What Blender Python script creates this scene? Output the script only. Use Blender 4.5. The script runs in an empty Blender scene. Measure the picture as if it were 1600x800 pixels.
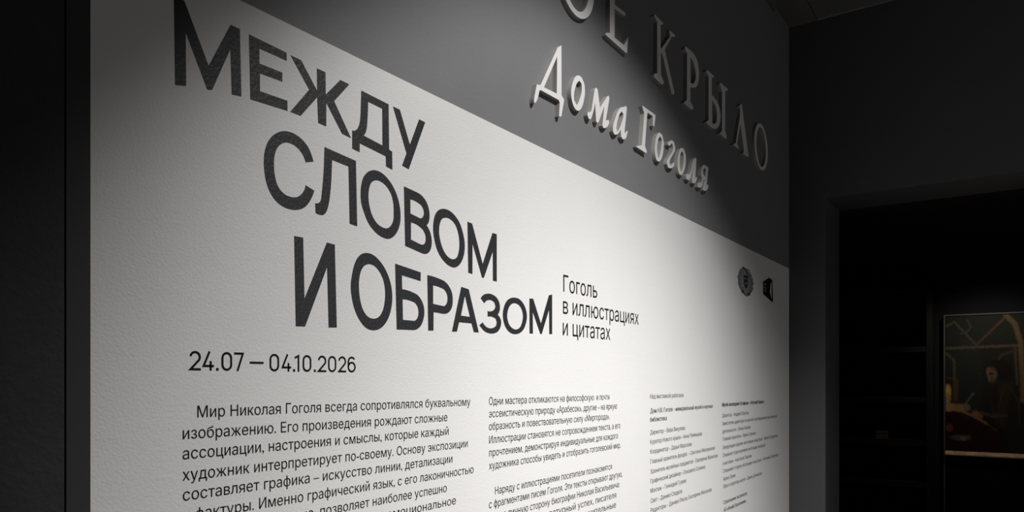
import bpy, bmesh, math, random
from mathutils import Vector
from mathutils.geometry import delaunay_2d_cdt

# ------------------------------------------------------------------ camera, world, lights, exposure
S = bpy.context.scene
COL = S.collection
S.view_settings.view_transform = 'Standard'
S.view_settings.look = 'None'
S.view_settings.exposure = 0.0
S.view_settings.gamma = 1.0
S.view_settings.use_curve_mapping = False

FPX, VPX, HORY = 1148.0, 1593.0, 596.0
EYE = 1.55
YAW = math.atan((VPX - 800) / FPX)
cam = bpy.data.cameras.new('camera')
cam.sensor_width = 36.0
cam.lens = 36.0 * FPX / 1600.0
cam.shift_y = (HORY - 400.0) / 1600.0
cam.clip_start = 0.02
camo = bpy.data.objects.new('camera', cam)
COL.objects.link(camo)
camo.location = (0, -1.0, EYE)
camo.rotation_euler = (math.pi / 2, 0, -(math.pi / 2 - YAW))
S.camera = camo

W = bpy.data.worlds.new('world')
S.world = W
W.use_nodes = True
W.node_tree.nodes['Background'].inputs[0].default_value = (0.5, 0.52, 0.55, 1)
W.node_tree.nodes['Background'].inputs[1].default_value = 0.02


def spot(name, loc, aim, watts, half, blend, radius, colour=(1, 1, 1)):
    l = bpy.data.lights.new(name, 'SPOT')
    l.energy = watts
    l.spot_size = 2 * half
    l.spot_blend = blend
    l.shadow_soft_size = radius
    l.color = colour
    o = bpy.data.objects.new(name, l)
    COL.objects.link(o)
    o.location = loc
    o.rotation_euler = (Vector(aim) - Vector(loc)).to_track_quat('-Z', 'Y').to_euler()
    return o


# two track spots on the text wall, one weak spot on the painting, one added fill area light behind the camera
spot('track_spot', (1.35, -1.244, 3.191), (2.187, 0, -0.5), 93, 0.815, 0.386, 0.03, (1, 0.988, 0.975))
spot('track_spot', (1.603, -2.612, 2.9), (2.042, 0, 0.162), 420, 0.604, 1.0, 0.03, (1, 0.988, 0.975))
spot('picture_spot', (6.3, -0.8, 2.44), (6.97, -0.8, 1.5), 9, 0.85, 1.0, 0.03, (1, 0.9, 0.75))
fill_area = bpy.data.lights.new('fill_light', 'AREA')       # added to lift the ambient level, stands for no known lamp
fill_area.shape = 'RECTANGLE'
fill_area.size, fill_area.size_y = 2.2, 1.5
fill_area.energy = 12.0
fill_area.color = (0.96, 0.98, 1)
fill_area_obj = bpy.data.objects.new('fill_light', fill_area)
COL.objects.link(fill_area_obj)
fill_area_obj.location = (2.4, -4.5, 0.95)
fill_area_obj.rotation_euler = (math.pi / 2, 0, 0)

# outlines on the wall, millimetres (x along the wall, z up)
TITLE_MM = [
 [
  ("М", [[[592.6,2103.6],[608.5,2103.6],[647.5,2022.8],[684.8,2099.2],[701.0,2099.0],[703.7,1995.1],[687.0,1992.9],[684.6,2062.3],[653.2,1988.8],[645.5,1986.9],[610.5,2059.2],[611.3,1980.8],[594.6,1976.8]]]),
  ("Е", [[[717.7,2097.4],[789.6,2094.8],[789.9,2081.9],[736.7,2082.4],[737.0,2058.2],[781.1,2059.0],[781.1,2044.2],[737.7,2043.1],[737.9,2014.3],[791.2,2015.8],[791.6,1999.3],[720.3,1996.0]]]),
  ("Ж", [[[798.1,2093.7],[819.6,2093.4],[854.4,2052.4],[853.8,2091.4],[872.7,2091.1],[873.2,2052.2],[906.8,2089.3],[928.3,2088.5],[892.4,2046.9],[932.1,1992.5],[911.1,1994.6],[874.5,2039.1],[874.2,1997.2],[856.6,1998.2],[854.5,2041.8],[818.9,1999.1],[797.4,1999.5],[837.1,2049.3]]]),
  ("Д", [[[957.9,2087.0],[1028.9,2083.6],[1030.4,1996.9],[1038.7,1994.9],[1039.4,1960.2],[1022.3,1962.8],[1021.3,1981.9],[953.9,1988.8],[953.4,1972.2],[935.5,1974.4],[935.5,2007.1],[942.0,2008.6],[946.9,2012.3],[951.2,2019.0],[954.4,2028.7],[955.8,2039.4],[956.8,2058.9]],[[975.0,2072.0],[1012.0,2070.2],[1012.7,1999.9],[963.8,2005.5],[967.9,2011.1],[970.5,2017.8],[972.6,2029.5],[973.8,2044.8]]]),
  ("У", [[[1041.4,2083.2],[1060.3,2082.8],[1089.1,2021.7],[1116.6,2080.5],[1134.8,2079.6],[1085.8,1972.2],[1066.7,1975.1],[1079.4,2002.0]]]),
 ],
 [
  ("С", [[[846.1,1928.4],[841.4,1939.6],[834.6,1950.1],[824.3,1958.3],[809.3,1964.3],[796.1,1965.3],[783.2,1963.2],[770.5,1956.6],[759.5,1946.7],[751.8,1934.9],[747.2,1920.8],[745.4,1903.6],[746.3,1889.9],[750.3,1871.2],[756.5,1858.3],[767.3,1846.3],[780.0,1839.6],[792.9,1837.1],[807.6,1837.9],[819.3,1841.6],[829.4,1848.0],[839.7,1861.0],[844.9,1870.9],[847.9,1878.5],[829.4,1884.1],[826.0,1874.5],[820.1,1866.5],[810.9,1860.0],[801.0,1857.8],[789.6,1858.5],[780.0,1862.6],[771.2,1871.9],[766.6,1885.3],[764.6,1903.1],[765.5,1916.3],[768.1,1926.1],[772.9,1934.6],[780.0,1941.7],[789.6,1946.3],[799.4,1946.9],[809.3,1944.6],[819.3,1938.6],[826.0,1930.9],[829.4,1923.2]]]),
  ("Л", [[[870.6,1959.8],[944.3,1953.7],[947.5,1834.7],[929.3,1836.3],[926.4,1939.4],[887.8,1941.7],[886.8,1922.8],[885.6,1901.4],[883.2,1879.7],[880.9,1866.5],[877.8,1854.7],[873.2,1845.4],[867.9,1840.9],[860.7,1839.6],[851.0,1841.2],[850.1,1857.8],[856.3,1858.8],[860.7,1862.5],[863.4,1868.6],[866.1,1890.0],[868.2,1911.5],[869.3,1925.7]]]),
  ("О", [[[988.4,1947.3],[1004.2,1948.3],[1019.1,1944.1],[1034.3,1934.5],[1047.6,1920.3],[1056.6,1903.5],[1062.0,1880.4],[1061.1,1862.0],[1055.5,1846.9],[1045.4,1833.6],[1028.9,1824.7],[1008.4,1826.0],[991.6,1833.0],[975.0,1846.7],[963.8,1865.4],[958.8,1876.3],[956.3,1896.5],[957.9,1913.0],[962.8,1927.5],[973.0,1939.4]],[[995.7,1930.0],[1008.4,1930.3],[1023.4,1924.4],[1035.4,1913.1],[1041.4,1898.8],[1043.3,1879.0],[1042.1,1863.3],[1036.5,1852.2],[1025.6,1844.5],[1012.7,1843.9],[997.8,1849.2],[985.3,1862.0],[979.1,1875.8],[975.7,1893.1],[977.1,1908.3],[981.2,1919.7],[987.4,1926.3]]]),
  ("В", [[[1072.0,1935.0],[1107.5,1931.5],[1123.1,1928.3],[1136.6,1919.7],[1145.3,1906.6],[1148.3,1890.1],[1145.3,1877.0],[1139.0,1869.9],[1149.0,1859.5],[1154.5,1845.6],[1154.5,1830.7],[1150.3,1820.2],[1141.5,1812.6],[1131.7,1810.6],[1117.1,1812.1],[1075.5,1818.4]],[[1090.5,1913.5],[1112.3,1911.2],[1124.4,1906.6],[1130.5,1898.0],[1130.9,1891.4],[1128.0,1885.3],[1123.1,1881.5],[1115.9,1881.0],[1090.5,1885.1]],[[1092.2,1867.6],[1117.1,1863.9],[1129.2,1857.8],[1135.8,1848.3],[1136.1,1837.7],[1132.8,1831.0],[1126.8,1828.4],[1115.9,1828.9],[1092.2,1833.2]]]),
  ("О", [[[1191.1,1913.8],[1210.9,1914.2],[1229.7,1907.5],[1246.2,1895.0],[1258.6,1874.5],[1265.1,1847.2],[1258.6,1818.6],[1247.5,1804.1],[1229.7,1795.1],[1210.9,1796.7],[1192.4,1805.2],[1174.3,1822.0],[1164.1,1843.8],[1159.7,1865.6],[1161.0,1881.5],[1166.6,1897.4],[1176.8,1908.1]],[[1198.9,1896.6],[1216.2,1896.1],[1232.4,1887.4],[1242.0,1871.7],[1246.4,1849.9],[1243.9,1830.4],[1237.9,1818.3],[1227.0,1812.5],[1210.9,1813.7],[1195.0,1824.2],[1184.6,1840.3],[1178.4,1864.8],[1181.5,1881.8],[1187.2,1890.9]]]),
  ("М", [[[1274.8,1901.8],[1291.4,1900.3],[1330.4,1815.8],[1368.2,1892.4],[1384.6,1892.1],[1384.8,1782.1],[1369.7,1782.6],[1369.1,1849.5],[1335.0,1785.2],[1328.3,1784.8],[1292.8,1856.2],[1292.4,1788.6],[1277.6,1789.8]]]),
 ],
 [
  ("И", [[[805.4,1793.7],[823.9,1794.0],[826.8,1690.4],[875.9,1793.7],[893.9,1792.8],[898.5,1646.1],[880.0,1645.1],[876.5,1751.2],[828.1,1643.6],[808.7,1642.7]]]),
  ("О", [[[970.9,1789.1],[985.3,1788.5],[1002.0,1781.0],[1017.0,1768.5],[1030.0,1750.1],[1036.8,1732.0],[1038.9,1717.4],[1037.7,1698.3],[1032.1,1679.3],[1023.4,1664.9],[1008.4,1651.7],[989.5,1646.3],[970.9,1649.4],[954.8,1661.7],[941.0,1682.7],[934.2,1704.0],[932.0,1725.6],[935.1,1744.9],[939.9,1761.5],[947.8,1775.8],[958.8,1785.4]],[[977.1,1769.3],[991.6,1767.5],[1005.2,1757.9],[1014.8,1743.8],[1019.4,1725.3],[1018.0,1699.7],[1012.7,1684.0],[1003.1,1672.6],[989.5,1668.1],[975.0,1670.6],[962.8,1681.6],[955.8,1697.2],[952.1,1717.5],[951.8,1732.2],[953.2,1742.1],[956.8,1753.4],[964.9,1764.1]]]),
  ("Б", [[[1047.2,1779.3],[1121.2,1771.3],[1120.8,1753.7],[1066.1,1759.0],[1066.7,1731.5],[1098.0,1728.3],[1112.3,1724.1],[1123.1,1715.4],[1129.2,1706.2],[1132.2,1691.8],[1128.0,1673.5],[1120.8,1662.4],[1111.1,1655.9],[1100.4,1653.2],[1051.6,1651.5]],[[1067.9,1712.0],[1093.3,1710.6],[1105.1,1707.4],[1112.3,1699.9],[1114.7,1690.4],[1112.8,1680.6],[1107.5,1674.1],[1100.4,1671.6],[1069.1,1671.4]]]),
  ("Р", [[[1141.5,1768.3],[1179.4,1765.0],[1197.6,1761.1],[1212.2,1751.7],[1221.6,1738.1],[1223.4,1722.9],[1221.6,1710.7],[1214.8,1700.8],[1205.5,1694.9],[1193.6,1692.8],[1179.4,1693.3],[1161.0,1694.0],[1160.7,1655.5],[1144.5,1654.6]],[[1159.5,1749.0],[1182.0,1747.2],[1196.4,1743.3],[1204.2,1735.5],[1206.3,1724.7],[1204.2,1716.9],[1198.9,1711.0],[1191.1,1709.0],[1159.5,1710.8]]]),
  ("А", [[[1253.0,1756.0],[1279.0,1753.4],[1315.8,1660.2],[1297.8,1659.7],[1289.4,1678.8],[1245.3,1678.5],[1237.9,1657.7],[1221.0,1656.7]],[[1265.7,1738.0],[1283.4,1692.9],[1251.7,1693.3]]]),
  ("З", [[[1323.2,1737.6],[1332.8,1745.8],[1349.6,1750.7],[1369.7,1750.0],[1385.5,1744.0],[1395.1,1733.7],[1397.4,1721.7],[1395.1,1713.1],[1388.0,1705.1],[1396.6,1700.2],[1402.5,1690.3],[1399.9,1678.0],[1390.2,1667.1],[1372.9,1661.1],[1354.2,1660.5],[1335.9,1664.9],[1323.8,1672.4],[1317.9,1676.5],[1330.7,1683.7],[1341.9,1675.3],[1357.3,1672.0],[1372.9,1674.4],[1382.3,1679.6],[1384.8,1687.2],[1380.8,1695.4],[1369.7,1698.6],[1349.6,1698.1],[1348.9,1710.8],[1363.5,1711.6],[1374.5,1716.2],[1379.8,1724.0],[1376.0,1732.0],[1365.0,1736.5],[1352.6,1736.4],[1343.5,1733.1],[1336.5,1727.6]]]),
  ("О", [[[1456.1,1751.6],[1478.4,1749.8],[1495.9,1740.6],[1508.4,1725.0],[1511.8,1709.4],[1506.5,1691.3],[1495.9,1676.9],[1481.9,1668.3],[1461.2,1664.0],[1440.9,1666.1],[1424.3,1674.7],[1413.4,1689.1],[1409.3,1705.8],[1412.9,1723.0],[1422.6,1738.0],[1437.6,1747.5]],[[1457.8,1738.3],[1475.0,1735.9],[1488.9,1725.4],[1494.2,1710.1],[1490.6,1694.2],[1481.9,1682.0],[1464.7,1675.5],[1447.7,1678.0],[1434.3,1686.7],[1427.0,1703.3],[1429.2,1716.8],[1437.6,1729.8],[1447.7,1736.1]]]),
  ("М", [[[1523.3,1755.5],[1539.8,1757.0],[1576.3,1696.9],[1614.8,1772.3],[1630.6,1776.3],[1630.6,1673.3],[1616.7,1672.5],[1615.6,1735.6],[1580.1,1670.6],[1573.6,1670.3],[1538.3,1723.3],[1539.1,1669.5],[1523.8,1669.0]]]),
 ],
]
SIGN_MM = {
 "Е": [[[1908.1,2753.0],[2045.2,2754.1],[2048.8,2714.6],[2033.3,2723.5],[1965.0,2733.9],[1965.4,2667.6],[2035.9,2672.1],[2038.1,2668.1],[2027.5,2658.9],[1965.4,2655.3],[1965.0,2569.3],[2027.5,2570.4],[2056.3,2605.9],[2049.2,2556.2],[2039.9,2552.0],[1908.5,2555.6],[1908.1,2561.2],[1934.8,2571.6],[1934.8,2739.1],[1908.9,2744.1]]],
 "К": [[[2256.2,2757.8],[2325.6,2756.7],[2322.1,2751.3],[2304.2,2742.7],[2305.0,2664.3],[2313.5,2668.2],[2384.3,2733.5],[2378.7,2754.6],[2430.5,2756.9],[2423.3,2748.5],[2396.1,2736.3],[2338.4,2672.5],[2424.7,2554.2],[2414.9,2544.4],[2399.0,2542.6],[2322.1,2643.8],[2306.1,2651.9],[2307.1,2576.8],[2332.4,2561.1],[2328.4,2553.3],[2308.2,2546.6],[2249.0,2550.2],[2253.2,2561.7],[2276.0,2570.6],[2276.0,2740.7],[2253.2,2751.2]]],
 "Р": [[[2523.4,2752.7],[2574.2,2757.2],[2622.4,2754.3],[2651.0,2737.9],[2662.0,2708.8],[2655.3,2670.7],[2638.8,2647.3],[2614.3,2634.7],[2573.3,2623.7],[2574.2,2570.5],[2604.6,2559.4],[2598.1,2549.2],[2578.3,2544.1],[2509.4,2545.9],[2540.1,2567.1],[2541.9,2736.6],[2519.1,2740.8]],[[2574.2,2732.3],[2604.6,2724.3],[2624.7,2701.8],[2626.7,2671.7],[2610.4,2650.3],[2575.2,2640.2]]],
 "Ы": [[[2742.4,2745.9],[2825.6,2749.8],[2821.2,2743.7],[2801.1,2735.2],[2801.1,2664.7],[2821.2,2668.3],[2867.6,2659.2],[2896.0,2639.3],[2903.7,2612.7],[2891.5,2580.3],[2862.7,2556.1],[2821.2,2541.2],[2784.9,2538.7],[2735.4,2541.4],[2764.9,2559.2],[2764.9,2729.7],[2737.5,2736.2]],[[2802.9,2649.0],[2844.0,2639.2],[2858.2,2611.9],[2853.7,2578.9],[2830.4,2562.6],[2803.7,2561.2]]],
 "ы": [[[2900.6,2749.8],[2989.4,2753.2],[2986.2,2743.9],[2959.1,2733.5],[2957.5,2569.9],[2980.6,2556.7],[2974.2,2543.4],[2949.6,2540.1],[2888.4,2542.7],[2919.9,2559.4],[2922.2,2718.3],[2890.7,2740.1]]],
 "Л": [[[3179.9,2753.4],[3196.5,2706.4],[3265.0,2564.2],[3274.3,2552.4],[3259.0,2540.7],[3190.6,2539.8],[3207.7,2551.1],[3202.3,2569.0],[3158.6,2657.3],[3114.2,2562.9],[3135.9,2551.5],[3124.6,2542.4],[3059.1,2541.4],[3094.5,2559.4],[3146.4,2677.8],[3153.4,2723.8],[3141.1,2728.3]]],
 "Д": [[[1650.2,2425.2],[1657.5,2431.0],[1658.3,2300.6],[1671.5,2292.2],[1657.5,2245.5],[1651.1,2241.8],[1645.6,2241.5],[1648.9,2278.4],[1644.0,2283.1],[1558.4,2280.6],[1549.2,2274.3],[1545.4,2262.1],[1532.9,2241.5],[1525.9,2239.7],[1527.1,2254.2],[1538.1,2288.5],[1555.4,2292.7],[1638.0,2417.4]],[[1635.9,2393.8],[1634.0,2296.6],[1571.7,2292.6]]],
 "о1": [[[1745.1,2382.0],[1767.5,2382.4],[1780.8,2370.4],[1784.1,2349.4],[1777.8,2323.1],[1767.5,2303.4],[1749.7,2287.4],[1734.3,2285.6],[1719.0,2293.9],[1709.8,2310.3],[1708.4,2331.3],[1717.0,2353.4],[1729.9,2371.9]],[[1754.0,2370.2],[1765.2,2365.2],[1766.4,2350.2],[1758.6,2328.0],[1738.7,2298.8],[1725.6,2306.7],[1723.5,2319.0],[1729.9,2342.6],[1740.9,2360.3]]],
 "м": [[[1799.8,2299.3],[1808.0,2300.5],[1818.4,2306.3],[1823.2,2314.9],[1838.9,2370.5],[1850.9,2383.5],[1858.6,2380.7],[1872.5,2333.6],[1917.1,2379.2],[1927.5,2384.5],[1929.9,2373.2],[1908.5,2307.0],[1925.8,2314.1],[1931.1,2308.5],[1917.1,2291.3],[1905.3,2284.5],[1894.5,2281.3],[1887.4,2286.2],[1898.9,2345.4],[1865.1,2291.2],[1855.5,2285.7],[1849.4,2287.7],[1842.9,2339.0],[1829.4,2303.3],[1817.6,2284.1],[1806.1,2281.9],[1798.7,2289.7]]],
 "а": [[[2046.1,2388.5],[2035.9,2388.0],[2027.5,2382.6],[2011.2,2377.2],[1989.7,2361.0],[1968.6,2330.8],[1954.6,2303.1],[1954.6,2288.9],[1963.3,2281.9],[1979.1,2286.2],[2004.9,2309.7],[2008.4,2287.1],[2022.1,2282.8],[2041.2,2291.2],[2054.1,2316.2],[2047.0,2316.0],[2035.9,2303.9],[2031.5,2308.0],[2046.1,2378.1]],[[2014.0,2364.7],[2022.7,2360.1],[2019.2,2343.3],[1997.6,2310.6],[1981.9,2294.2],[1976.4,2304.5],[1986.9,2333.8],[2000.4,2354.6]]],
 "Г": [[[2157.6,2425.6],[2168.7,2428.1],[2259.6,2428.3],[2260.9,2422.2],[2251.9,2387.1],[2241.4,2387.6],[2239.1,2418.3],[2200.1,2417.8],[2195.2,2402.7],[2179.2,2304.5],[2193.2,2291.4],[2190.2,2283.4],[2116.3,2285.3],[2115.4,2288.0],[2154.2,2299.3],[2157.1,2307.0],[2174.1,2406.7]]],
 "о2": [[[2295.4,2380.4],[2318.9,2377.6],[2331.1,2356.6],[2331.1,2348.5],[2325.6,2322.8],[2308.7,2294.4],[2289.1,2281.5],[2269.2,2283.1],[2258.3,2302.9],[2259.6,2329.6],[2267.1,2355.3],[2278.6,2370.1]],[[2302.3,2369.0],[2314.6,2359.7],[2312.2,2344.0],[2302.3,2314.7],[2287.0,2291.6],[2276.5,2304.9],[2276.0,2331.3],[2287.0,2356.5]]],
 "г": [[[2366.7,2364.8],[2384.3,2375.9],[2401.2,2382.2],[2419.5,2381.6],[2430.5,2366.5],[2423.3,2347.9],[2389.9,2317.3],[2379.3,2300.9],[2383.2,2292.3],[2398.4,2296.0],[2412.6,2307.7],[2423.5,2309.5],[2419.5,2298.3],[2394.7,2284.9],[2370.3,2280.9],[2358.1,2290.3],[2365.3,2309.0],[2401.8,2341.3],[2412.6,2358.5],[2408.9,2369.1],[2398.4,2371.3],[2387.7,2362.7],[2375.9,2357.2],[2367.6,2358.7]]],
 "о3": [[[2491.2,2380.1],[2516.1,2378.9],[2529.0,2360.7],[2527.4,2331.5],[2512.1,2302.1],[2487.0,2281.4],[2465.0,2282.5],[2453.2,2305.0],[2457.3,2339.8],[2471.5,2367.3]],[[2494.2,2369.1],[2508.2,2361.1],[2510.0,2335.9],[2496.9,2307.0],[2483.4,2292.8],[2471.5,2306.6],[2473.9,2338.3],[2483.4,2360.5]]],
 "л": [[[2538.8,2298.9],[2553.8,2301.4],[2570.1,2307.8],[2582.2,2324.4],[2603.3,2364.7],[2622.4,2378.4],[2634.5,2376.0],[2630.6,2347.8],[2623.4,2299.8],[2633.9,2308.4],[2643.7,2310.4],[2634.5,2295.2],[2614.3,2281.8],[2594.9,2279.0],[2590.5,2288.2],[2607.8,2354.1],[2587.3,2311.5],[2570.1,2288.9],[2550.6,2279.3],[2535.7,2280.2],[2532.0,2290.6]]],
 "я": [[[2718.7,2375.1],[2738.9,2375.1],[2759.3,2376.5],[2762.8,2372.2],[2749.4,2327.2],[2743.1,2297.5],[2753.6,2308.2],[2763.5,2308.9],[2753.6,2291.2],[2723.2,2277.1],[2704.3,2275.9],[2703.6,2286.5],[2722.2,2319.8],[2709.1,2315.0],[2694.0,2290.4],[2669.0,2277.0],[2649.7,2276.2],[2651.0,2291.8],[2661.7,2296.3],[2672.1,2295.7],[2687.9,2303.6],[2695.4,2315.9],[2685.2,2327.7],[2688.6,2349.6],[2700.2,2365.5]],[[2716.7,2362.9],[2736.1,2360.9],[2730.2,2336.5],[2716.0,2330.6],[2705.7,2338.5],[2707.0,2354.0]]],
}
LINES_MM = {
 "intro": [
  ("Мир Николая Гоголя всегда сопротивлялся буквальному",629.1,1285.2,1496.7),
  ("изображению. Его произведения рождают сложные",606.1,1205.7,1465.9),
  ("ассоциации, настроения и смыслы, которые каждый",605.9,1209.9,1436.6),
  ("художник интерпретирует по-своему. Основу экспозиции",605.7,1275.4,1405.6),
  ("составляет графика – искусство линии, детализации",606.3,1222.6,1376.4),
  ("и фактуры. Именно графический язык, с его лаконичностью",606.1,1296.8,1346.3),
  ("и выразительностью, позволяет наиболее успешно",606.1,1204.0,1316.0),
  ("передать глубину повестей, их эмоциональное",606.1,1234.5,1285.7),
 ],
 "essay": [
  ("Одни мастера откликаются на философскую  и почти",1354.6,1955.2,1496.1),
  ("эссеистическую природу «Арабесок», другие – на яркую",1354.6,2004.8,1467.3),
  ("образность и повествовательную силу «Миргорода».",1354.6,1956.8,1438.2),
  ("Иллюстрации становятся не сопровождением текста, а его",1355.3,2026.8,1407.5),
  ("прочтением, демонстрируя индивидуальные для каждого",1355.3,2011.7,1377.7),
  ("художника способы увидеть и отобразить гоголевский мир.",1354.6,2029.0,1348.0),
 ],
 "letters": [
  ("Наряду с иллюстрациями посетители познакомятся",1378.0,1971.8,1288.2),
  ("с фрагментами писем Гоголя. Эти тексты открывают другую,",1354.6,2040.0,1259.0),
  ("более личную сторону биографии Николая Васильевича:",1354.6,2021.6,1229.6),
  ("несмотря на литературный успех, писателя",1354.6,1999.2,1200.2),
  ("преследовали сомнения и мучительные",1354.6,1998.0,1170.9),
 ],
 "c3a": [
  ("Над выставкой работали:",2246.2,2541.1,1493.6),
 ],
 "c3b": [
  ("Дом Н.В. Гоголя – мемориальный музей и научная",2248.2,2843.6,1445.5),
  ("библиотека",2246.2,2384.6,1416.8),
 ],
 "c3c": [
  ("Директор – Вера Викулова",2247.7,2552.3,1374.6),
  ("Куратор Нового крыла – Анна Румянцева",2247.7,2726.1,1343.6),
  ("Координатор – Дарья Морозова",2247.7,2618.7,1311.4),
  ("Главный хранитель фондов  – Светлана Милованова",2249.2,2868.8,1278.6),
  ("Хранитель музейных предметов – Екатерина Малахова",2249.2,2902.0,1245.9),
  ("Графический дизайнер – Елизавета Осокина",2249.7,2759.4,1214.1),
  ("Монтаж – Геннадий Гузеев",2250.2,2562.8,1182.2),
  ("Свет – Даниил Сладков",2251.2,2524.0,1148.9),
  ("Редакторы – Даниил Рясов, Екатерина Малахова",2251.2,2833.3,1117.3),
 ],
 "c4a": [
  ("Музей-заповедник Остафьево – «Русский Парнас»",2957.6,3556.1,1447.0),
 ],
 "c4b": [
  ("Директор – Андрей Лопатов",2957.6,3313.4,1402.8),
  ("Заместитель директора по научной, экспозиционной и выставочной",2959.2,3776.5,1370.0),
  ("деятельности – Елена Ханова",2960.0,3341.0,1337.5),
  ("Главный хранитель – Ирина Суркова",2962.4,3422.2,1306.0),
  ("Заведующая отделом экспозиции и выставок – Ирина Сухорукова",2963.9,3789.5,1272.3),
  ("Специалист отдела музейной экспозиции, экскурсий",2963.9,3574.3,1240.1),
  ("и выставок – Анастасия Павлова",2965.5,3358.4,1206.7),
  ("Специалист отдела экспозиции и выставок – Антонина Горбунова",2967.9,3803.7,1175.0),
  ("Арина Орлик",2971.8,3130.3,1142.3),
  ("Пресс-секретарь музея – Диана Долматова",2971.8,3517.1,1111.1),
 ],
 "c4c": [
  ("Страхование экспонатов",2974.2,3289.9,1045.1),
  ("АО «АльфаСтрахование»",2978.2,3276.0,1013.6),
 ],
 "sub": [
  ("Гоголь",1687.6,1878.6,1789.5),
  ("в иллюстрациях",1686.3,2158.3,1730.6),
  ("и цитатах",1684.9,1961.0,1672.9),
 ],
}
DATE_MM = [ ("2",616.6,634.8),("4",637.4,656.2),(".",660.2,664.2),("0",669.1,687.4),("7",691.2,708.3),("-",719.2,744.7),("0",756.2,774.9),("4",779.7,799.1),(".",803.0,807.2),("1",806.5,815.9),("0",823.0,841.5),(".",847.2,851.4),("2",855.9,874.6),("0",878.7,897.4),("2",902.2,920.6),("6",924.4,943.9) ]
LOGO_MM = [[[3540.2,2023.1],[3641.8,2053.8],[3696.8,2048.4],[3711.6,1937.8],[3540.2,1964.2]],[[3670.8,2031.7],[3682.0,2033.0],[3687.7,1953.2],[3654.0,1986.0]]]

# ------------------------------------------------------------------ materials (procedural)


def mat(name, col, rough=0.6, spec=0.5, metal=0.0, bump=None, mottling=0.0, mscale=4.0):
    m = bpy.data.materials.new(name)
    m.use_nodes = True
    nt = m.node_tree
    b = nt.nodes['Principled BSDF']
    b.inputs['Roughness'].default_value = rough
    b.inputs['Specular IOR Level'].default_value = spec
    b.inputs['Metallic'].default_value = metal
    b.inputs['Base Color'].default_value = (*col, 1)
    if mottling or bump:
        tc = nt.nodes.new('ShaderNodeTexCoord')
    if mottling:
        n = nt.nodes.new('ShaderNodeTexNoise')
        n.inputs['Scale'].default_value = mscale
        n.inputs['Detail'].default_value = 5
        r = nt.nodes.new('ShaderNodeValToRGB')
        r.color_ramp.elements[0].position = 0.3
        r.color_ramp.elements[1].position = 0.7
        r.color_ramp.elements[0].color = (*[c * (1 - mottling) for c in col], 1)
        r.color_ramp.elements[1].color = (*[min(1, c * (1 + mottling)) for c in col], 1)
        nt.links.new(tc.outputs['Object'], n.inputs['Vector'])
        nt.links.new(n.outputs['Fac'], r.inputs['Fac'])
        nt.links.new(r.outputs['Color'], b.inputs['Base Color'])
    if bump:
        prev = None
        for sc, st, dist, squash in bump:
            n = nt.nodes.new('ShaderNodeTexNoise')
            n.inputs['Scale'].default_value = sc
            n.inputs['Detail'].default_value = 3
            n.inputs['Roughness'].default_value = 0.55
            mp = nt.nodes.new('ShaderNodeMapping')
            mp.inputs['Scale'].default_value = squash
            nt.links.new(tc.outputs['Object'], mp.inputs['Vector'])
            nt.links.new(mp.outputs['Vector'], n.inputs['Vector'])
            bp = nt.nodes.new('ShaderNodeBump')
            bp.inputs['Strength'].default_value = st
            bp.inputs['Distance'].default_value = dist
            nt.links.new(n.outputs['Fac'], bp.inputs['Height'])
            if prev:
                nt.links.new(prev.outputs['Normal'], bp.inputs['Normal'])
            prev = bp
        nt.links.new(prev.outputs['Normal'], b.inputs['Normal'])
    return m


M = {}
M['panel'] = mat('white_wall_paint', (0.80, 0.79, 0.778), 0.7, 0.3,
                 bump=[(230, 0.45, 0.0016, (1, 1, 1)), (60, 0.14, 0.002, (1, 1, 1)), (9, 0.12, 0.004, (0.35, 1, 2.0))],
                 mottling=0.012, mscale=5)
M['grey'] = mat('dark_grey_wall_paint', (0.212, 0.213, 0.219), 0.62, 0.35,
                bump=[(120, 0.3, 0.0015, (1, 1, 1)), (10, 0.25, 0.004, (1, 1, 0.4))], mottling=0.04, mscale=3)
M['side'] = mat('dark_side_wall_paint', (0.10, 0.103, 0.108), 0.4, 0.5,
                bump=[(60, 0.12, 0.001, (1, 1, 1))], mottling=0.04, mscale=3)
M['black_wall'] = mat('near_black_wall_paint', (0.04, 0.04, 0.0425), 0.7, 0.2,
                      bump=[(90, 0.45, 0.003, (1, 1, 1))], mottling=0.1, mscale=12)
M['black_trim'] = mat('black_trim_paint', (0.046, 0.046, 0.047), 0.6, 0.2, mottling=0.03)
M['ceiling'] = mat('grey_ceiling_board', (0.16, 0.16, 0.16), 0.75, 0.2, mottling=0.04)
M['floor'] = mat('dark_wood_floor', (0.10, 0.075, 0.055), 0.5, 0.3, mottling=0.2, mscale=6)
M['vinyl'] = mat('black_vinyl', (0.022, 0.023, 0.026), 0.5, 0.5,
                 bump=[(150, 0.45, 0.002, (1, 1, 1))])
M['print'] = mat('black_text_vinyl', (0.007, 0.0075, 0.008), 0.7, 0.12)
M['letter_edge'] = mat('taupe_letter_edge', (0.42, 0.40, 0.375), 0.7, 0.2, mottling=0.05, mscale=30)
M['letter'] = mat('pale_painted_letter', (0.88, 0.865, 0.855), 0.55, 0.3, mottling=0.02)
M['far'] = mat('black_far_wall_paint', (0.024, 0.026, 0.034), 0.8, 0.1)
M['board'] = mat('matt_black_board', (0.008, 0.008, 0.009), 0.8, 0.1)
M['shelf'] = mat('black_shelf_paint', (0.026, 0.027, 0.031), 0.6, 0.3)
M['edge'] = mat('grey_metal_edge', (0.16, 0.16, 0.165), 0.5, 0.4)
M['gilt'] = mat('gilded_wood', (0.85, 0.54, 0.31), 0.55, 0.4, mottling=0.3, mscale=22)
M['brown'] = mat('brown_lacquer', (0.22, 0.14, 0.09), 0.5, 0.3, mottling=0.15, mscale=30)
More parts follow.
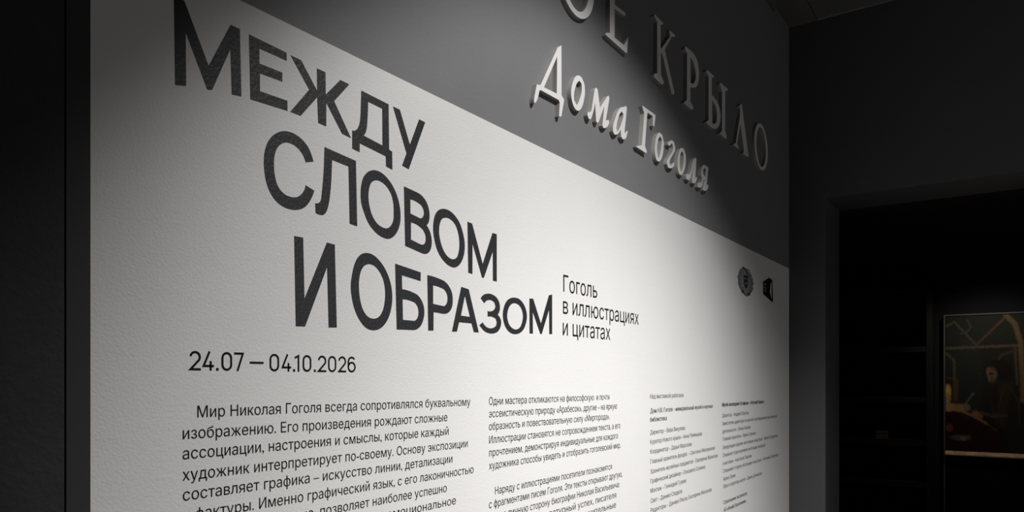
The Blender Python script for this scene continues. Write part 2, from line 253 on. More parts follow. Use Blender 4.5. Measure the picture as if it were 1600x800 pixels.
M['emblem_pale'] = mat('mid_grey_print', (0.27, 0.27, 0.275), 0.6, 0.3)
M['emblem'] = mat('grey_print', (0.15, 0.15, 0.153), 0.6, 0.3)
M['emblem_dark'] = mat('dark_grey_print', (0.03, 0.03, 0.032), 0.6, 0.3)
M['logo_pale'] = mat('pale_grey_print', (0.22, 0.23, 0.24), 0.6, 0.3)

# ------------------------------------------------------------------ helpers


def mesh_obj(name, verts, faces, m, parent=None, loc=(0, 0, 0), bevel=0.0):
    me = bpy.data.meshes.new(name)
    loc = Vector(loc)
    me.from_pydata([Vector(v) - loc for v in verts], [], faces)
    me.update()
    me.materials.append(m)
    o = bpy.data.objects.new(name, me)
    COL.objects.link(o)
    if parent:
        o.parent = parent
        o.location = loc - parent.location
    else:
        o.location = loc
    return o


def boxes(*bs):
    vs, fs = [], []
    for (x0, x1, y0, y1, z0, z1) in bs:
        k = len(vs)
        vs += [(x0, y0, z0), (x1, y0, z0), (x1, y1, z0), (x0, y1, z0), (x0, y0, z1), (x1, y0, z1), (x1, y1, z1), (x0, y1, z1)]
        fs += [tuple(k + i for i in f) for f in ((0, 3, 2, 1), (4, 5, 6, 7), (0, 1, 5, 4), (1, 2, 6, 5), (2, 3, 7, 6), (3, 0, 4, 7))]
    return vs, fs


def structure(name, m, *bs):
    v, f = boxes(*bs)
    o = mesh_obj(name, v, f, m)
    o['kind'] = 'structure'
    return o


def empty(name, loc):
    o = bpy.data.objects.new(name, None)
    o.empty_display_size = 0.05
    COL.objects.link(o)
    o.location = loc
    return o


def tag(o, label, cat, group=None):
    o['label'] = label
    o['category'] = cat
    if group:
        o['group'] = group
    return o


def smooth_contour(pts, n=5, corner=38):
    """closed outline: keep the corners, round the rest with Hermite arcs"""
    N = len(pts)
    P = [Vector(p) for p in pts]
    tan = []
    for i in range(N):
        a, b = P[i] - P[i - 1], P[(i + 1) % N] - P[i]
        la, lb = a.length, b.length
        ang = math.degrees(a.angle(b)) if la > 1e-9 and lb > 1e-9 else 0
        if ang > corner:
            tan.append(None)
            continue
        if la > 2.2 * lb:
            t = a / la
        elif lb > 2.2 * la:
            t = b / lb
        else:
            t = (a / la) * lb + (b / lb) * la
            t.normalize()
        tan.append(t)
    out = []
    for i in range(N):
        j = (i + 1) % N
        p, q = P[i], P[j]
        L = (q - p).length
        out.append(p)
        if tan[i] is None and tan[j] is None:
            continue
        d = (q - p) / L
        t0 = tan[i] if tan[i] is not None else None
        t1 = tan[j] if tan[j] is not None else None
        if t0 is None:
            t0 = (2 * d - t1) if t1 is not None else d
        if t1 is None:
            t1 = 2 * d - t0
        for k in range(1, n):
            u = k / n
            h0 = 2 * u ** 3 - 3 * u ** 2 + 1
            h1 = u ** 3 - 2 * u ** 2 + u
            h2 = -2 * u ** 3 + 3 * u ** 2
            h3 = u ** 3 - u ** 2
            out.append(p * h0 + t0 * (L * h1) + q * h2 + t1 * (L * h3))
    return out


def curve_mesh(contours, depth):
    """flat filled outline (holes cut out) extruded by depth; returns verts (x, out, z) and faces"""
    cu = bpy.data.curves.new('outline', 'CURVE')
    cu.dimensions = '2D'
    cu.fill_mode = 'BOTH'
    cu.extrude = depth / 2
    for c in contours:
        sp = cu.splines.new('POLY')
        sp.points.add(len(c) - 1)
        for p, q in zip(sp.points, c):
            p.co = (q[0], q[1], 0, 1)
        sp.use_cyclic_u = True
    o = bpy.data.objects.new('outline', cu)
    COL.objects.link(o)
    dg = bpy.context.evaluated_depsgraph_get()
    me = o.evaluated_get(dg).to_mesh()
    vs = [(v.co.x, v.co.z + depth / 2, v.co.y) for v in me.vertices]
    fs = [tuple(p.vertices) for p in me.polygons]
    bpy.data.objects.remove(o)
    bpy.data.curves.remove(cu)
    return vs, fs


def on_wall(vs, y_back):
    return [(x, y_back - out, z) for x, out, z in vs]


def shape(name, contours, depth, y_back, m, parent=None):
    vs, fs = curve_mesh(contours, depth)
    vs = on_wall(vs, y_back)
    xs = [v[0] for v in vs]
    zs = [v[2] for v in vs]
    loc = ((min(xs) + max(xs)) / 2, y_back, min(zs))
    return mesh_obj(name, vs, fs, m, parent, loc)


def mm(cs):
    return [[(a / 1000, b / 1000) for a, b in c] for c in cs]


# ------------------------------------------------------------------ the setting
CEIL = 3.414
PANEL_T = 0.001
XC = 4.02            # corner with the right wall
YD = -0.18           # near jamb of the doorway
structure('floor', M['floor'], (-2.3, 7.2, -4.6, 0.9, -0.1, 0.0))
structure('wall_back', M['grey'], (0.43, XC + 0.35, PANEL_T, 0.12, 0, CEIL))
structure('wall_entry', M['black_wall'], (-2.3, 0.4374, -0.018, 0.12, 0, CEIL))
structure('trim_1', M['black_trim'], (0.4389, 0.4679, -0.02, PANEL_T, 0, CEIL))
structure('wall_left', M['grey'], (-2.4, -2.3, -4.6, 0.12, 0, CEIL))
structure('wall_front', M['grey'], (-2.3, XC + 0.35, -4.7, -4.6, 0, CEIL))
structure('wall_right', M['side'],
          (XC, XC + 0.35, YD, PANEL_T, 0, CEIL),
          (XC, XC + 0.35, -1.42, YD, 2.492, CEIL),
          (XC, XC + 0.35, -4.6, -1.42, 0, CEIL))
structure('ceiling', M['ceiling'], (-2.3, XC - 0.02, -4.6, -0.146, CEIL, CEIL + 0.1),
          (-2.3, XC, -0.142, 0.12, CEIL, CEIL + 0.1), (-2.3, XC, -4.6, 0.12, CEIL + 0.1, CEIL + 0.15))
structure('trim_2', M['ceiling'], (0.43, 3.72, -0.012, PANEL_T, CEIL - 0.037, CEIL))
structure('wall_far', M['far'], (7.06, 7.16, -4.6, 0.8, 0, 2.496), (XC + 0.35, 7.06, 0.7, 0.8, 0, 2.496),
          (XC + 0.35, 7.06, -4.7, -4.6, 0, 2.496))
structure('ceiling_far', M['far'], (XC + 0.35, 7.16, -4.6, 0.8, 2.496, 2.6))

# ------------------------------------------------------------------ white text panel
PX0, PX1, PZ0, PZ1 = 0.468, XC - 0.002, 0.42, 2.1445
v, f = boxes((PX0, PX1, 0.0, PANEL_T, PZ0, PZ1))
panel = mesh_obj('wall_panel', v, f, M['panel'], None, (PX0, 0, PZ0))
tag(panel, 'large white plaster-textured panel with exhibition text on the dark grey wall', 'wall panel')

# ------------------------------------------------------------------ big black title
TITLE_LABEL = ['big black title word МЕЖДУ at the upper left of the white panel',
               'big black title word СЛОВОМ in the middle of the stepped title',
               'big black title words И ОБРАЗОМ, third and lowest title row']
for rows, lab in zip(TITLE_MM, TITLE_LABEL):
    x0 = min(p[0] for _, cs in rows for p in cs[0]) / 1000
    z0 = min(p[1] for _, cs in rows for p in cs[0]) / 1000
    root = tag(empty('title_lettering', (x0, 0, z0)), lab, 'lettering', 'rows of the exhibition title')
    for ch, cs in rows:
        shape('letter', [smooth_contour(c) for c in mm(cs)], 0.0006, 0.0, M['vinyl'], root)

# ------------------------------------------------------------------ smaller printed text


def bez(p0, h0, h1, p1, n):
    out = []
    for k in range(n):
        u = k / n
        w = 1 - u
        out.append(tuple(w ** 3 * p0[i] + 3 * w * w * u * h0[i] + 3 * w * u * u * h1[i] + u ** 3 * p1[i] for i in (0, 1)))
    return out


GLYPHS = {}


def winding(p, c):
    w = 0
    for i in range(len(c)):
        (x1, y1), (x2, y2) = c[i - 1], c[i]
        cr = (x2 - x1) * (p[1] - y1) - (p[0] - x1) * (y2 - y1)
        if y1 <= p[1] < y2 and cr > 0:
            w += 1
        elif y2 <= p[1] < y1 and cr < 0:
            w -= 1
    return w


def fill_glyph(cs):
    pts, edges = [], []
    for c in cs:
        k, n = len(pts), len(c)
        pts += [Vector(p) for p in c]
        edges += [(k + i, k + (i + 1) % n) for i in range(n)]
    v2, _, f2 = delaunay_2d_cdt(pts, edges, [], 0, 1e-6)[:3]
    fs = []
    for t in f2:
        m = [sum(v2[j][i] for j in t) / len(t) for i in (0, 1)]
        if sum(winding(m, c) for c in cs):
            fs.append(tuple(t))
    return [tuple(v) for v in v2], fs


def inside(p, poly):
    r = False
    for i in range(len(poly)):
        (x1, y1), (x2, y2) = poly[i - 1], poly[i]
        if (y1 > p[1]) != (y2 > p[1]) and p[0] < (x2 - x1) * (p[1] - y1) / (y2 - y1) + x1:
            r = not r
    return r


def text_mesh(body, size):
    """built-in typeface; every outer contour is filled by itself, because stems and bars of a glyph may overlap"""
    cu = bpy.data.curves.new('text', 'FONT')
    cu.body = body
    cu.size = 1.0
    o = bpy.data.objects.new('text', cu)
    COL.objects.link(o)
    dg = bpy.context.evaluated_depsgraph_get()
    ev = o.evaluated_get(dg)
    out = ev.to_curve(dg)
    conts = []
    for sp in out.splines:
        bp = sp.bezier_points
        c = []
        for i in range(len(bp)):
            p, q = bp[i], bp[(i + 1) % len(bp)]
            d = (q.co - p.co)
            flat = max((p.handle_right - p.co).cross(d).length, (q.handle_left - p.co).cross(d).length) < 1e-5
            c += bez(p.co, p.handle_right, q.handle_left, q.co, 1 if flat else 4)
        if len(c) > 2:
            conts.append(c)
    ev.to_curve_clear()
    bpy.data.objects.remove(o)
    bpy.data.curves.remove(cu)
    # group contours into glyphs (overlapping x ranges), fill each glyph once by the non-zero winding rule
    conts.sort(key=lambda c: min(p[0] for p in c))
    glyphs = []
    for c in conts:
        x0, x1 = min(p[0] for p in c), max(p[0] for p in c)
        if glyphs and x0 < glyphs[-1][0] - 1e-4:
            glyphs[-1][0] = max(glyphs[-1][0], x1)
            glyphs[-1][1].append(c)
        else:
            glyphs.append([x1, [c]])
    vs, fs = [], []
    for _, cs in glyphs:
        ox = min(p[0] for c in cs for p in c)
        key = tuple(tuple((round(x - ox, 3), round(y, 3)) for x, y in c) for c in cs)
        if key not in GLYPHS:
            GLYPHS[key] = fill_glyph([[(x - ox, y) for x, y in c] for c in cs])
        gv, gf = GLYPHS[key]
        k = len(vs)
        vs += [((x + ox) * size, y * size) for x, y in gv]
        fs += [tuple(k + j for j in t) for t in gf]
    return vs, fs


def text_block(name, label, cat, lines, cap, group, weight=0.0):
    size = cap / 0.728
    root = tag(empty(name, (lines[0][1] / 1000, 0, lines[-1][3] / 1000)), label, cat, group)
    for body, xa, xb, z in lines:
        vs, fs = text_mesh(body, size)
        a, b = min(p[0] for p in vs), max(p[0] for p in vs)
        k = (xb - xa) / 1000 / (b - a)
        if weight:                       # a heavier cut of the same line
            vs2 = [(x + weight * size, y) for x, y in vs]
            n = len(vs)
            fs = fs + [tuple(i + n for i in q) for q in fs]
            vs = vs + vs2
        n0 = len(vs)
        w = [(xa / 1000 + (x - a) * k, -0.0004 - (0.00005 if weight and i >= n0 / 2 else 0), z / 1000 + y)
             for i, (x, y) in enumerate(vs)]
        mesh_obj('text_line', w, fs, M['print'], root, (xa / 1000, 0, z / 1000))
    return root


G = 'printed text on the white panel'
text_block('subtitle', 'three-line black subtitle beginning Гоголь, right of the big title', 'text', LINES_MM['sub'], 0.0452, G)
text_block('text_paragraph', 'left paragraph, largest body text, beginning Мир Николая', 'text', LINES_MM['intro'], 0.0176, G)
text_block('text_paragraph', 'upper paragraph of the middle column, beginning Одни мастера', 'text', LINES_MM['essay'], 0.0180, G)
text_block('text_paragraph', 'lower paragraph of the middle column, beginning Наряду с иллюстрациями', 'text', LINES_MM['letters'], 0.0180, G)
text_block('text_heading', 'small credits heading Над выставкой работали, right of the middle column', 'text', LINES_MM['c3a'], 0.0150, G)
text_block('text_heading', 'two-line museum name heading above the left column of small credits', 'text', LINES_MM['c3b'], 0.0155, G, 0.03)
text_block('credits_list', 'left column of small credit lines, beginning Директор below the library heading', 'text', LINES_MM['c3c'], 0.0150, G)
text_block('text_heading', 'bold heading line on top of the rightmost credits column', 'text', LINES_MM['c4a'], 0.0160, G, 0.07)
text_block('credits_list', 'rightmost column of small credit lines near the panel edge', 'text', LINES_MM['c4b'], 0.0155, G)
text_block('text_heading', 'bold insurance heading with a short line under it, bottom of rightmost column', 'text', LINES_MM['c4c'], 0.0155, G, 0.03)

# ------------------------------------------------------------------ date line, round-cornered technical numerals
DW, DH = 0.016, 0.0287


def stroke(path, w, closed=False):
    """constant-width band along a path, in unit-cell metres; returns outline contours"""
    P = [Vector(p) for p in path]
    n = len(P)
    Lf, Rt = [], []
    for i in range(n):
        if closed:
            a, b = P[i] - P[i - 1], P[(i + 1) % n] - P[i]
        else:
            a = P[i] - P[i - 1] if i else P[1] - P[0]
            b = P[i + 1] - P[i] if i < n - 1 else P[i] - P[i - 1]
        a.normalize()
        b.normalize()
        na, nb = Vector((-a.y, a.x)), Vector((-b.y, b.x))
        nn = (na + nb)
        nn.normalize()
        k = w / 2 / max(0.35, nn.dot(na))
        Lf.append(P[i] + nn * k)
        Rt.append(P[i] - nn * k)
    return [Lf, Rt] if closed else [Lf + Rt[::-1]]


def arc(cx, cy, rx, ry, a0, a1, n=12):
    return [(cx + rx * math.cos(math.radians(a0 + (a1 - a0) * i / n)), cy + ry * math.sin(math.radians(a0 + (a1 - a0) * i / n))) for i in range(n + 1)]


def numeral(ch, w, h, t):
    i = t / 2
    r = (w - t) / 2
    if ch == '0':
        return stroke(arc(w / 2, h - i - r, r, r, 0, 180)[:-0 or None] + arc(w / 2, i + r, r, r, 180, 360), t, True)
    if ch == '2':
        return stroke(arc(w / 2, h - i - r, r, r, 170, -35) + [(i * 1.1, i), (w, i)], t)
    if ch == '4':
        return stroke([(w * 0.62, h), (i * 1.2, h * 0.24), (w, h * 0.24)], t) + stroke([(w * 0.72, h * 0.5), (w * 0.72, 0)], t)
    if ch == '7':
        return stroke([(0, h - i), (w - i * 1.1, h - i), (w * 0.33, 0)], t)
    if ch == '1':
        return stroke([(0, h * 0.80), (w - i, h - i * 1.2), (w - i, 0)], t)
    if ch == '6':
        return stroke(arc(w / 2, i + r, r, r, 0, 360, 24)[:-1], t, True) + stroke(arc(w / 2, h - i - r, r, r * 1.02, 35, 180) + [(i, i + r)], t)
    if ch == '.':
        return [[(0, 0), (w, 0), (w, w), (0, w)]]
    return [[(0, h * 0.41), (w, h * 0.41), (w, h * 0.41 + t), (0, h * 0.41 + t)]]


ZB = 1.5664
date = tag(empty('date_lettering', (DATE_MM[0][1] / 1000, 0, ZB)), 'black date line with numerals and a dash, left under the big title', 'text', G)
for ch, a, b in DATE_MM:
    a, b = a / 1000, b / 1000
    w = b - a
    nm = {'.': 'full_stop', '-': 'dash'}.get(ch, 'numeral')
    vs, fs = [], []
    for cset in ([numeral(ch, w, DH, 0.0033)] if ch == '0' else [[c] for c in numeral(ch, w, DH, 0.0033)] if ch != '6' else
                 [numeral(ch, w, DH, 0.0033)[:2], numeral(ch, w, DH, 0.0033)[2:]]):
        v2, f2 = curve_mesh([[(a + p[0], ZB + p[1]) for p in c] for c in cset], 0.0005)
        k = len(vs)
        vs += on_wall(v2, 0.0)
        fs += [tuple(i + k for i in q) for q in f2]
    mesh_obj(nm, vs, fs, M['print'], date, (a, 0, ZB))

# ------------------------------------------------------------------ raised sign letters on the dark wall
SIGN = [
    ('О', [[(1.738 + 0.100 * math.cos(math.tau * i / 48), 2.646 + 0.106 * math.sin(math.tau * i / 48)) for i in range(48)],
           [(1.738 + 0.070 * math.cos(math.tau * i / 40), 2.646 + 0.090 * math.sin(math.tau * i / 40)) for i in range(40)]],
     'raised pale letter О cut off by the top edge of the photo, left of the Е', 1),
    ('Е', 'Е', 'raised pale letter Е ending the first word, above the small о of the lower row', 1),
    ('К', 'К', 'dim raised capital К that starts the second word of the upper row', 1),
    ('Р', 'Р', 'dim raised capital Р right of the К in the upper row', 1),
    ('Ы', ['Ы', 'ы'], 'dim raised two-part letter Ы between the Р and the Л', 1),
    ('Л', 'Л', 'dim raised pointed letter Л shaped like a lambda, left of the last О', 1),
    ('О', [[(3.467 + 0.108 * math.cos(math.tau * i / 48), 2.6395 + 0.1065 * math.sin(math.tau * i / 48)) for i in range(48)],
           [(3.467 + 0.076 * math.cos(math.tau * i / 40), 2.6395 + 0.091 * math.sin(math.tau * i / 40)) for i in range(40)]],
     'dim raised capital О at the far right end of the upper row', 1),
    ('Д', 'Д', 'large bright raised Д with hooked feet that starts the lower row', 0),
    ('о', 'о1', 'bright raised small о directly right of the large Д', 0),
    ('м', 'м', 'bright raised italic м between о and а in the lower row', 0),
    ('а', 'а', 'bright raised italic а ending the first word of the lower row', 0),
    ('Г', 'Г', 'raised capital Г that starts the second word of the lower row', 0),
    ('о', 'о2', 'raised small о directly right of the capital Г', 0),
    ('г', 'г', 'raised italic г curved like a reversed s, between two о letters', 0),
    ('о', 'о3', 'half-lit raised small о between the curved г and the л', 0),
    ('л', 'л', 'dim raised italic л, last but one letter of the lower row', 0),
    ('я', 'я', 'dim raised italic я at the right end of the lower row', 0),
]
for ch, key, lab, up in SIGN:
    if isinstance(key, list) and isinstance(key[0], list):
        sets = [key]
    else:
        sets = [[smooth_contour(c, 6) for c in mm(SIGN_MM[k])] for k in (key if isinstance(key, list) else [key])]
    vs, fs = [], []
    for cs in sets:
        v2, f2 = curve_mesh(cs, 0.0125 + PANEL_T)
        k = len(vs)
        vs += on_wall(v2, PANEL_T)
        fs += [tuple(i + k for i in q) for q in f2]
    xs = [q[0] for q in vs]
    o = mesh_obj('sign_letter', vs, fs, M['letter'], None, ((min(xs) + max(xs)) / 2, PANEL_T, min(q[2] for q in vs)))
    o.data.materials.append(M['letter_edge'])  # side faces get a darker taupe than the fronts
    for p in o.data.polygons:
        p.material_index = 0 if abs(p.normal.y) > 0.7 else 1
    tag(o, lab, 'sign letter', 'raised letters of the upper sign row' if up else 'raised letters of the lower sign row')

# ------------------------------------------------------------------ printed emblems at the panel's upper right
ex, ez = 3.272, 1.992
emb = tag(empty('printed_emblem', (ex, 0, 1.925)), 'round grey crest with wreath, crown and shield, printed near the panel corner', 'emblem')


def ell(cx, cz, rx, rz, n=18, a0=0, rot=0):
    out = []
    for i in range(n):
        t = math.tau * i / n
        x, z = rx * math.cos(t), rz * math.sin(t)
        c, s = math.cos(rot), math.sin(rot)
        out.append((cx + x * c - z * s, cz + x * s + z * c))
    return out


def multi(name, sets, y_out, m, parent):
    vs, fs = [], []
    for cs in sets:
        v2, f2 = curve_mesh(cs, 0.0003)
        k = len(vs)
        vs += on_wall(v2, y_out)
        fs += [tuple(i + k for i in q) for q in f2]
    return mesh_obj(name, vs, fs, m, parent, (ex, 0, ez))


n = 96
base = []
for i in range(n):
    t = math.tau * i / n
    r = 1 + 0.05 * math.sin(11 * t) + 0.035 * math.sin(17 * t + 1) - 0.10 * max(0, math.cos(2 * (t - 0.75))) ** 6
    base.append((ex + 0.112 * r * math.cos(t), ez + 0.062 * r * math.sin(t)))
multi('ground', [[base]], 0.0, M['emblem_pale'], emb)
for sgn in (-1, 1):
    leaves = []
    for i in range(7):
        a = math.radians(-66 + i * 20)
        leaves.append([ell(ex + sgn * 0.100 * math.cos(a), ez + 0.053 * math.sin(a), 0.019, 0.0052, 12, 0, sgn * (a + 1.2))])
        leaves.append([ell(ex + sgn * 0.078 * math.cos(a), ez + 0.043 * math.sin(a), 0.014, 0.0042, 12, 0, sgn * (a + 0.6))])
    multi('wreath_branch', leaves, -0.0003, M['emblem'], emb)
arc_band = [[(ex - 0.030 + 0.078 * math.cos(a) * 0.9, ez + 0.010 + 0.052 * math.sin(a)) for a in [math.radians(d) for d in range(20, 110, 10)]]
            + [(ex - 0.030 + 0.066 * math.cos(a) * 0.9, ez + 0.010 + 0.043 * math.sin(a)) for a in [math.radians(d) for d in range(100, 10, -10)]]]
multi('crown', [arc_band], -0.0003, M['emblem_dark'], emb)
multi('ribbon', [[[(ex - 0.060, ez - 0.040), (ex - 0.02, ez - 0.058), (ex + 0.03, ez - 0.062), (ex + 0.062, ez - 0.050), (ex + 0.056, ez - 0.043),
                   (ex + 0.026, ez - 0.052), (ex - 0.018, ez - 0.050), (ex - 0.052, ez - 0.034)]]], -0.0003, M['emblem'], emb)
shield = [[[(ex - 0.030, ez + 0.028), (ex + 0.034, ez + 0.028), (ex + 0.034, ez - 0.010), (ex + 0.018, ez - 0.024), (ex + 0.002, ez - 0.030),
            (ex - 0.014, ez - 0.024), (ex - 0.030, ez - 0.010)],
           ell(ex - 0.014, ez + 0.014, 0.008, 0.006), ell(ex + 0.014, ez + 0.016, 0.010, 0.004), ell(ex - 0.008, ez - 0.008, 0.009, 0.004),
           ell(ex + 0.016, ez - 0.004, 0.006, 0.010)]]
multi('shield', shield, -0.0006, M['emblem_dark'], emb)

lg = mm(LOGO_MM)
logo = tag(empty('printed_logo', (min(p[0] for p in lg[0]), 0, min(p[1] for p in lg[0]))), 'black angular house-shaped logo with a slit, at the upper right panel corner', 'logo')
shape('logo_shape', lg, 0.0004, 0.0, M['print'], logo)
lx = lg[0][0][0]
for k, (za, zb) in enumerate(((0.055, 0.047), (0.038, 0.031), (0.024, 0.018))):
    zt = lg[0][4][1]
    shape('logo_text', [[(lx + 0.012, zt + za), (lx + 0.055, zt + za - 0.003), (lx + 0.055, zt + zb - 0.003), (lx + 0.012, zt + zb)]], 0.0002, -0.0004, M['logo_pale'], logo)

# ------------------------------------------------------------------ far room: shelf unit, small box, picture panel, painting
SX0, SX1 = 6.68, 7.058
SYA, SYB = 0.42, -0.39            # left and right sides of the shelf unit
shelf = tag(empty('shelf_unit', (6.87, 0.0, 0)), 'tall black open shelf unit in the dark room beyond the doorway', 'shelf unit')


def part(name, m, parent, *bs):
    v, f = boxes(*bs)
    b0 = bs[0]
    return mesh_obj(name, v, f, m, parent, ((b0[0] + b0[1]) / 2, (b0[2] + b0[3]) / 2, b0[4]))


part('side_panel', M['shelf'], shelf, (SX0, SX1, SYA, SYA + 0.03, 0, 2.3))
part('side_panel', M['shelf'], shelf, (SX0, SX1, SYB - 0.03, SYB, 0, 2.3))
part('back_panel', M['far'], shelf, (SX1 - 0.01, SX1, SYB, SYA, 0, 2.3))
part('top_panel', M['shelf'], shelf, (SX0, SX1, SYB, SYA, 2.27, 2.3))
for z in (0.08, 0.405, 0.741, 1.077, 1.424, 1.83):
    part('shelf_board', M['shelf'], shelf, (SX0 + 0.004, SX1 - 0.01, SYB, SYA, z - 0.045, z))
bx, by, bz = 6.78, -0.06, 1.0775
box = tag(empty('small_box', (bx, by, bz)), 'small reddish brown box alone on a black shelf beyond the doorway', 'box')
part('box_body', M['brown'], box, (bx - 0.04, bx + 0.04, by - 0.042, by + 0.042, bz, bz + 0.045))
part('lid', M['brown'], box, (bx - 0.043, bx + 0.043, by - 0.045, by + 0.045, bz + 0.046, bz + 0.064))

PY0, PY1 = -0.498, -1.46          # picture panel, left and right edge
PXF = 6.985
pp = tag(empty('display_panel', (7.0, -0.98, 0)), 'tall black display board with thin grey edge behind the painting', 'display board')
part('board', M['board'], pp, (PXF + 0.002, 7.058, PY1, PY0, 0, 2.085))
part('edge_trim', M['edge'], pp, (PXF - 0.008, 7.058, PY0, PY0 + 0.010, 0, 2.095))
part('edge_trim', M['edge'], pp, (PXF - 0.008, 7.058, PY1 - 0.010, PY1, 0, 2.095))
part('edge_trim', M['edge'], pp, (PXF - 0.008, 7.058, PY1, PY0, 2.085, 2.095))

CZ0, CZ1 = 0.985, 2.078
pt = tag(empty('painting', (PXF, -0.98, CZ0)), 'dark candlelit painting of a long-haired person writing at a desk, beyond the doorway', 'painting')


def lerp(a, b, t):
    return tuple(x + (y - x) * t for x, y in zip(a, b))


def seg_d(p, a, b):
    ax, ay = a
    dx, dy = b[0] - ax, b[1] - ay
    t = max(0, min(1, ((p[0] - ax) * dx + (p[1] - ay) * dy) / (dx * dx + dy * dy)))
    return math.hypot(p[0] - ax - t * dx, p[1] - ay - t * dy)


# brush strokes in picture units: u 0..1 across the visible left half (continues to 1.8), v 0..1 from the top down
BANDS = [  # (points, half width, colour)
    ([(0, .235), (.93, .225)], .016, (.10, .075, .045)), ([(0, .07), (.12, .04), (.4, .21)], .012, (.085, .065, .04)),
    ([(.42, .21), (.78, .02)], .014, (.10, .055, .035)), ([(.78, .0), (.9, .07), (.97, .2), (1.0, .5), (1.0, .62)], .03, (.15, .095, .05)),
    ([(.9, .24), (.93, .5)], .014, (.09, .06, .035)), ([(0, .27), (.11, .32), (.13, .6)], .016, (.09, .075, .035)),
    ([(0, .45), (.12, .47)], .010, (.07, .055, .03)), ([(.29, .03), (.34, .08), (.28, .12), (.2, .13)], .012, (.05, .055, .05)),
    ([(.7, .32), (.74, .29), (.93, .25)], .014, (.065, .045, .025)), ([(.14, .48), (.13, .62)], .03, (.09, .05, .025)),
    ([(.37, .57), (.26, .655)], .010, (.17, .12, .065)), ([(.0, .70), (.16, .69), (.4, .745), (.55, .795)], .014, (.27, .14, .04)),
    ([(.55, .795), (.69, .845)], .008, (.08, .05, .025)), ([(.78, .50), (.74, .58), (.68, .68)], .010, (.05, .035, .023)),
    ([(.84, .53), (.95, .62), (.96, .78)], .010, (.045, .032, .021)), ([(.46, .71), (.60, .735), (.78, .73)], .022, (.075, .05, .03)),
]
BLOBS = [  # (u, v, ru, rv, colour, rotation)
    (.30, .45, .20, .30, (.030, .036, .033)), (.71, .37, .135, .050, (.020, .015, .011)), (.78, .42, .095, .075, (.020, .015, .011)),
    (.61, .435, .062, .058, (.105, .064, .036)), (.57, .408, .034, .030, (.15, .09, .052)), (.645, .435, .034, .030, (.13, .08, .045)),
    (.60, .425, .040, .008, (.03, .018, .012)), (.572, .447, .014, .022, (.15, .095, .055)), (.578, .470, .010, .014, (.12, .11, .10)),
    (.80, .66, .20, .17, (.050, .034, .021)), (1.00, .78, .22, .30, (.030, .023, .017)), (.66, .60, .045, .09, (.040, .013, .011)),
    (.03, .56, .045, .055, (.55, .33, .09)), (.03, .61, .04, .045, (.34, .21, .10)), (.05, .675, .12, .03, (.33, .19, .09)),
    (.2, .68, .12, .03, (.27, .16, .06)), (.28, .675, .05, .025, (.14, .13, .08)), (.40, .725, .06, .028, (.20, .11, .06)),
    (.46, .74, .035, .02, (.17, .09, .055)), (.05, .83, .05, .03, (.14, .045, .02)), (.2, .90, .14, .022, (.10, .065, .045)),
    (.23, .905, .04, .018, (.20, .14, .10)), (.31, .895, .025, .02, (.12, .06, .03)),
]
POLYD = [([(0, .715), (.18, .71), (.7, .86), (.72, 1.0), (0, 1.0)], (.030, .010, .007))]


rnd = random.Random(4)


def paint(u, v):
    u += rnd.uniform(-.006, .006)
    v += rnd.uniform(-.004, .004)
    c = (.026, .028, .022)
    if u > .97:
        c = lerp(c, (.03, .022, .014), min(1, (u - .97) * 4))
    if v > .62:
        c = lerp(c, (.018, .014, .010), min(1, (v - .62) * 5))
    for poly, col in POLYD:
        if inside((u, v), poly):
            c = col
    for (bu, bv, ru, rv, col) in BLOBS[:3] + BLOBS[9:12]:
        d = math.hypot((u - bu) / ru, (v - bv) / rv)
        c = lerp(c, col, max(0, min(1, (1.12 - d) / .25)))
    for pts, hw, col in BANDS:
        col = tuple(x * 1.35 for x in col)
        d = min(seg_d((u, v * 1.9), (a[0], a[1] * 1.9), (b[0], b[1] * 1.9)) for a, b in zip(pts, pts[1:]))
        c = lerp(c, col, max(0, min(1, (1.5 - d / hw) / .9)))
    for (bu, bv, ru, rv, col) in BLOBS[3:9] + BLOBS[12:]:
        col = tuple(x * 1.6 for x in col)
        d = math.hypot((u - bu) / ru, (v - bv) / rv)
        c = lerp(c, col, max(0, min(1, (1.2 - d) / .5)))
    k = rnd.uniform(.88, 1.12)
    return tuple(x * k for x in c)


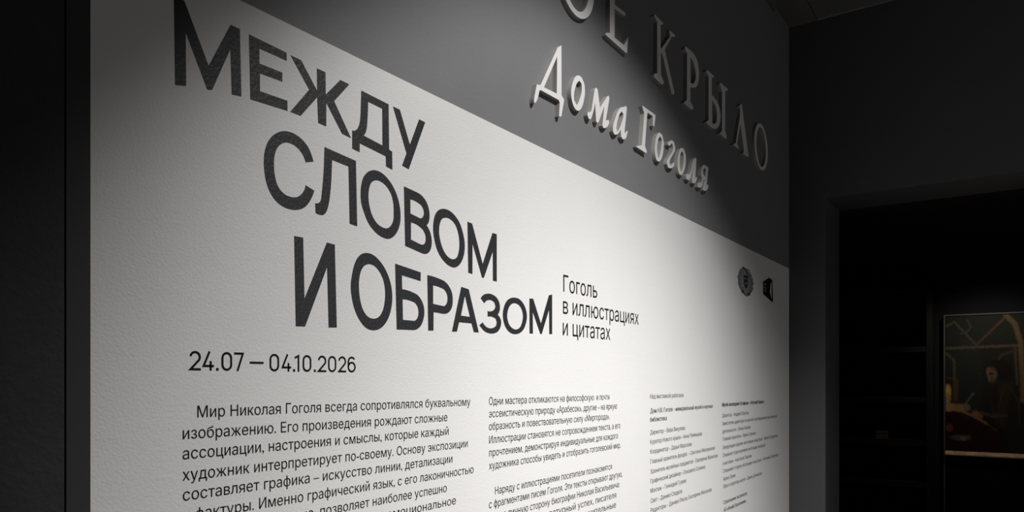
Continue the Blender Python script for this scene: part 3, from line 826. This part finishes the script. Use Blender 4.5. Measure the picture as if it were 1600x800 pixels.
NU, NV = 190, 150
VISW = 0.52                        # width that corresponds to u = 1
CY0, CY1 = PY0 - 0.004, PY1 + 0.004
vs, fs, cols = [], [], []
for j in range(NV + 1):
    for i in range(NU + 1):
        y = CY0 + (CY1 - CY0) * i / NU
        z = CZ1 + (CZ0 - CZ1) * j / NV
        vs.append((PXF - 0.012, y, z))
        cols.append(paint((CY0 - y) / VISW, j / NV))
for j in range(NV):
    for i in range(NU):
        a = j * (NU + 1) + i
        fs.append((a, a + NU + 1, a + NU + 2, a + 1))
k = len(vs)
vs += [(PXF, CY0, CZ1), (PXF, CY1, CZ1), (PXF, CY1, CZ0), (PXF, CY0, CZ0)]
cols += [(.02, .02, .02)] * 4
A, B, Cc, Dd = 0, NU, NV * (NU + 1) + NU, NV * (NU + 1)
fs += [(A, B, k + 1, k), (B, Cc, k + 2, k + 1), (Cc, Dd, k + 3, k + 2), (Dd, A, k, k + 3), (k, k + 1, k + 2, k + 3)]
cm = bpy.data.materials.new('oil_paint')
cm.use_nodes = True
ca = cm.node_tree.nodes.new('ShaderNodeVertexColor')
ca.layer_name = 'paint'
pb = cm.node_tree.nodes['Principled BSDF']
pb.inputs['Roughness'].default_value = 0.6
pb.inputs['Specular IOR Level'].default_value = 0.2
cm.node_tree.links.new(ca.outputs['Color'], pb.inputs['Base Color'])
cv = mesh_obj('canvas', vs, fs, cm, pt, (PXF, -0.98, CZ0))
at = cv.data.color_attributes.new('paint', 'FLOAT_COLOR', 'POINT')
for i, c in enumerate(cols):
    at.data[i].color = (*c, 1)
ya, yb = PY1 + 0.002, PY0 - 0.002
prof = [(PXF, CZ0), (PXF - 0.010, CZ0), (PXF - 0.044, CZ0 - 0.025), (PXF - 0.044, CZ0 - 0.034), (PXF, CZ0 - 0.034)]
mesh_obj('frame_rail', [(x, y, z) for y in (ya, yb) for x, z in prof],
         [(0, 1, 2, 3, 4), (9, 8, 7, 6, 5)] + [((i + 1) % 5, i, 5 + i, 5 + (i + 1) % 5) for i in range(5)], M['gilt'], pt, (PXF, -0.98, CZ0 - 0.034))
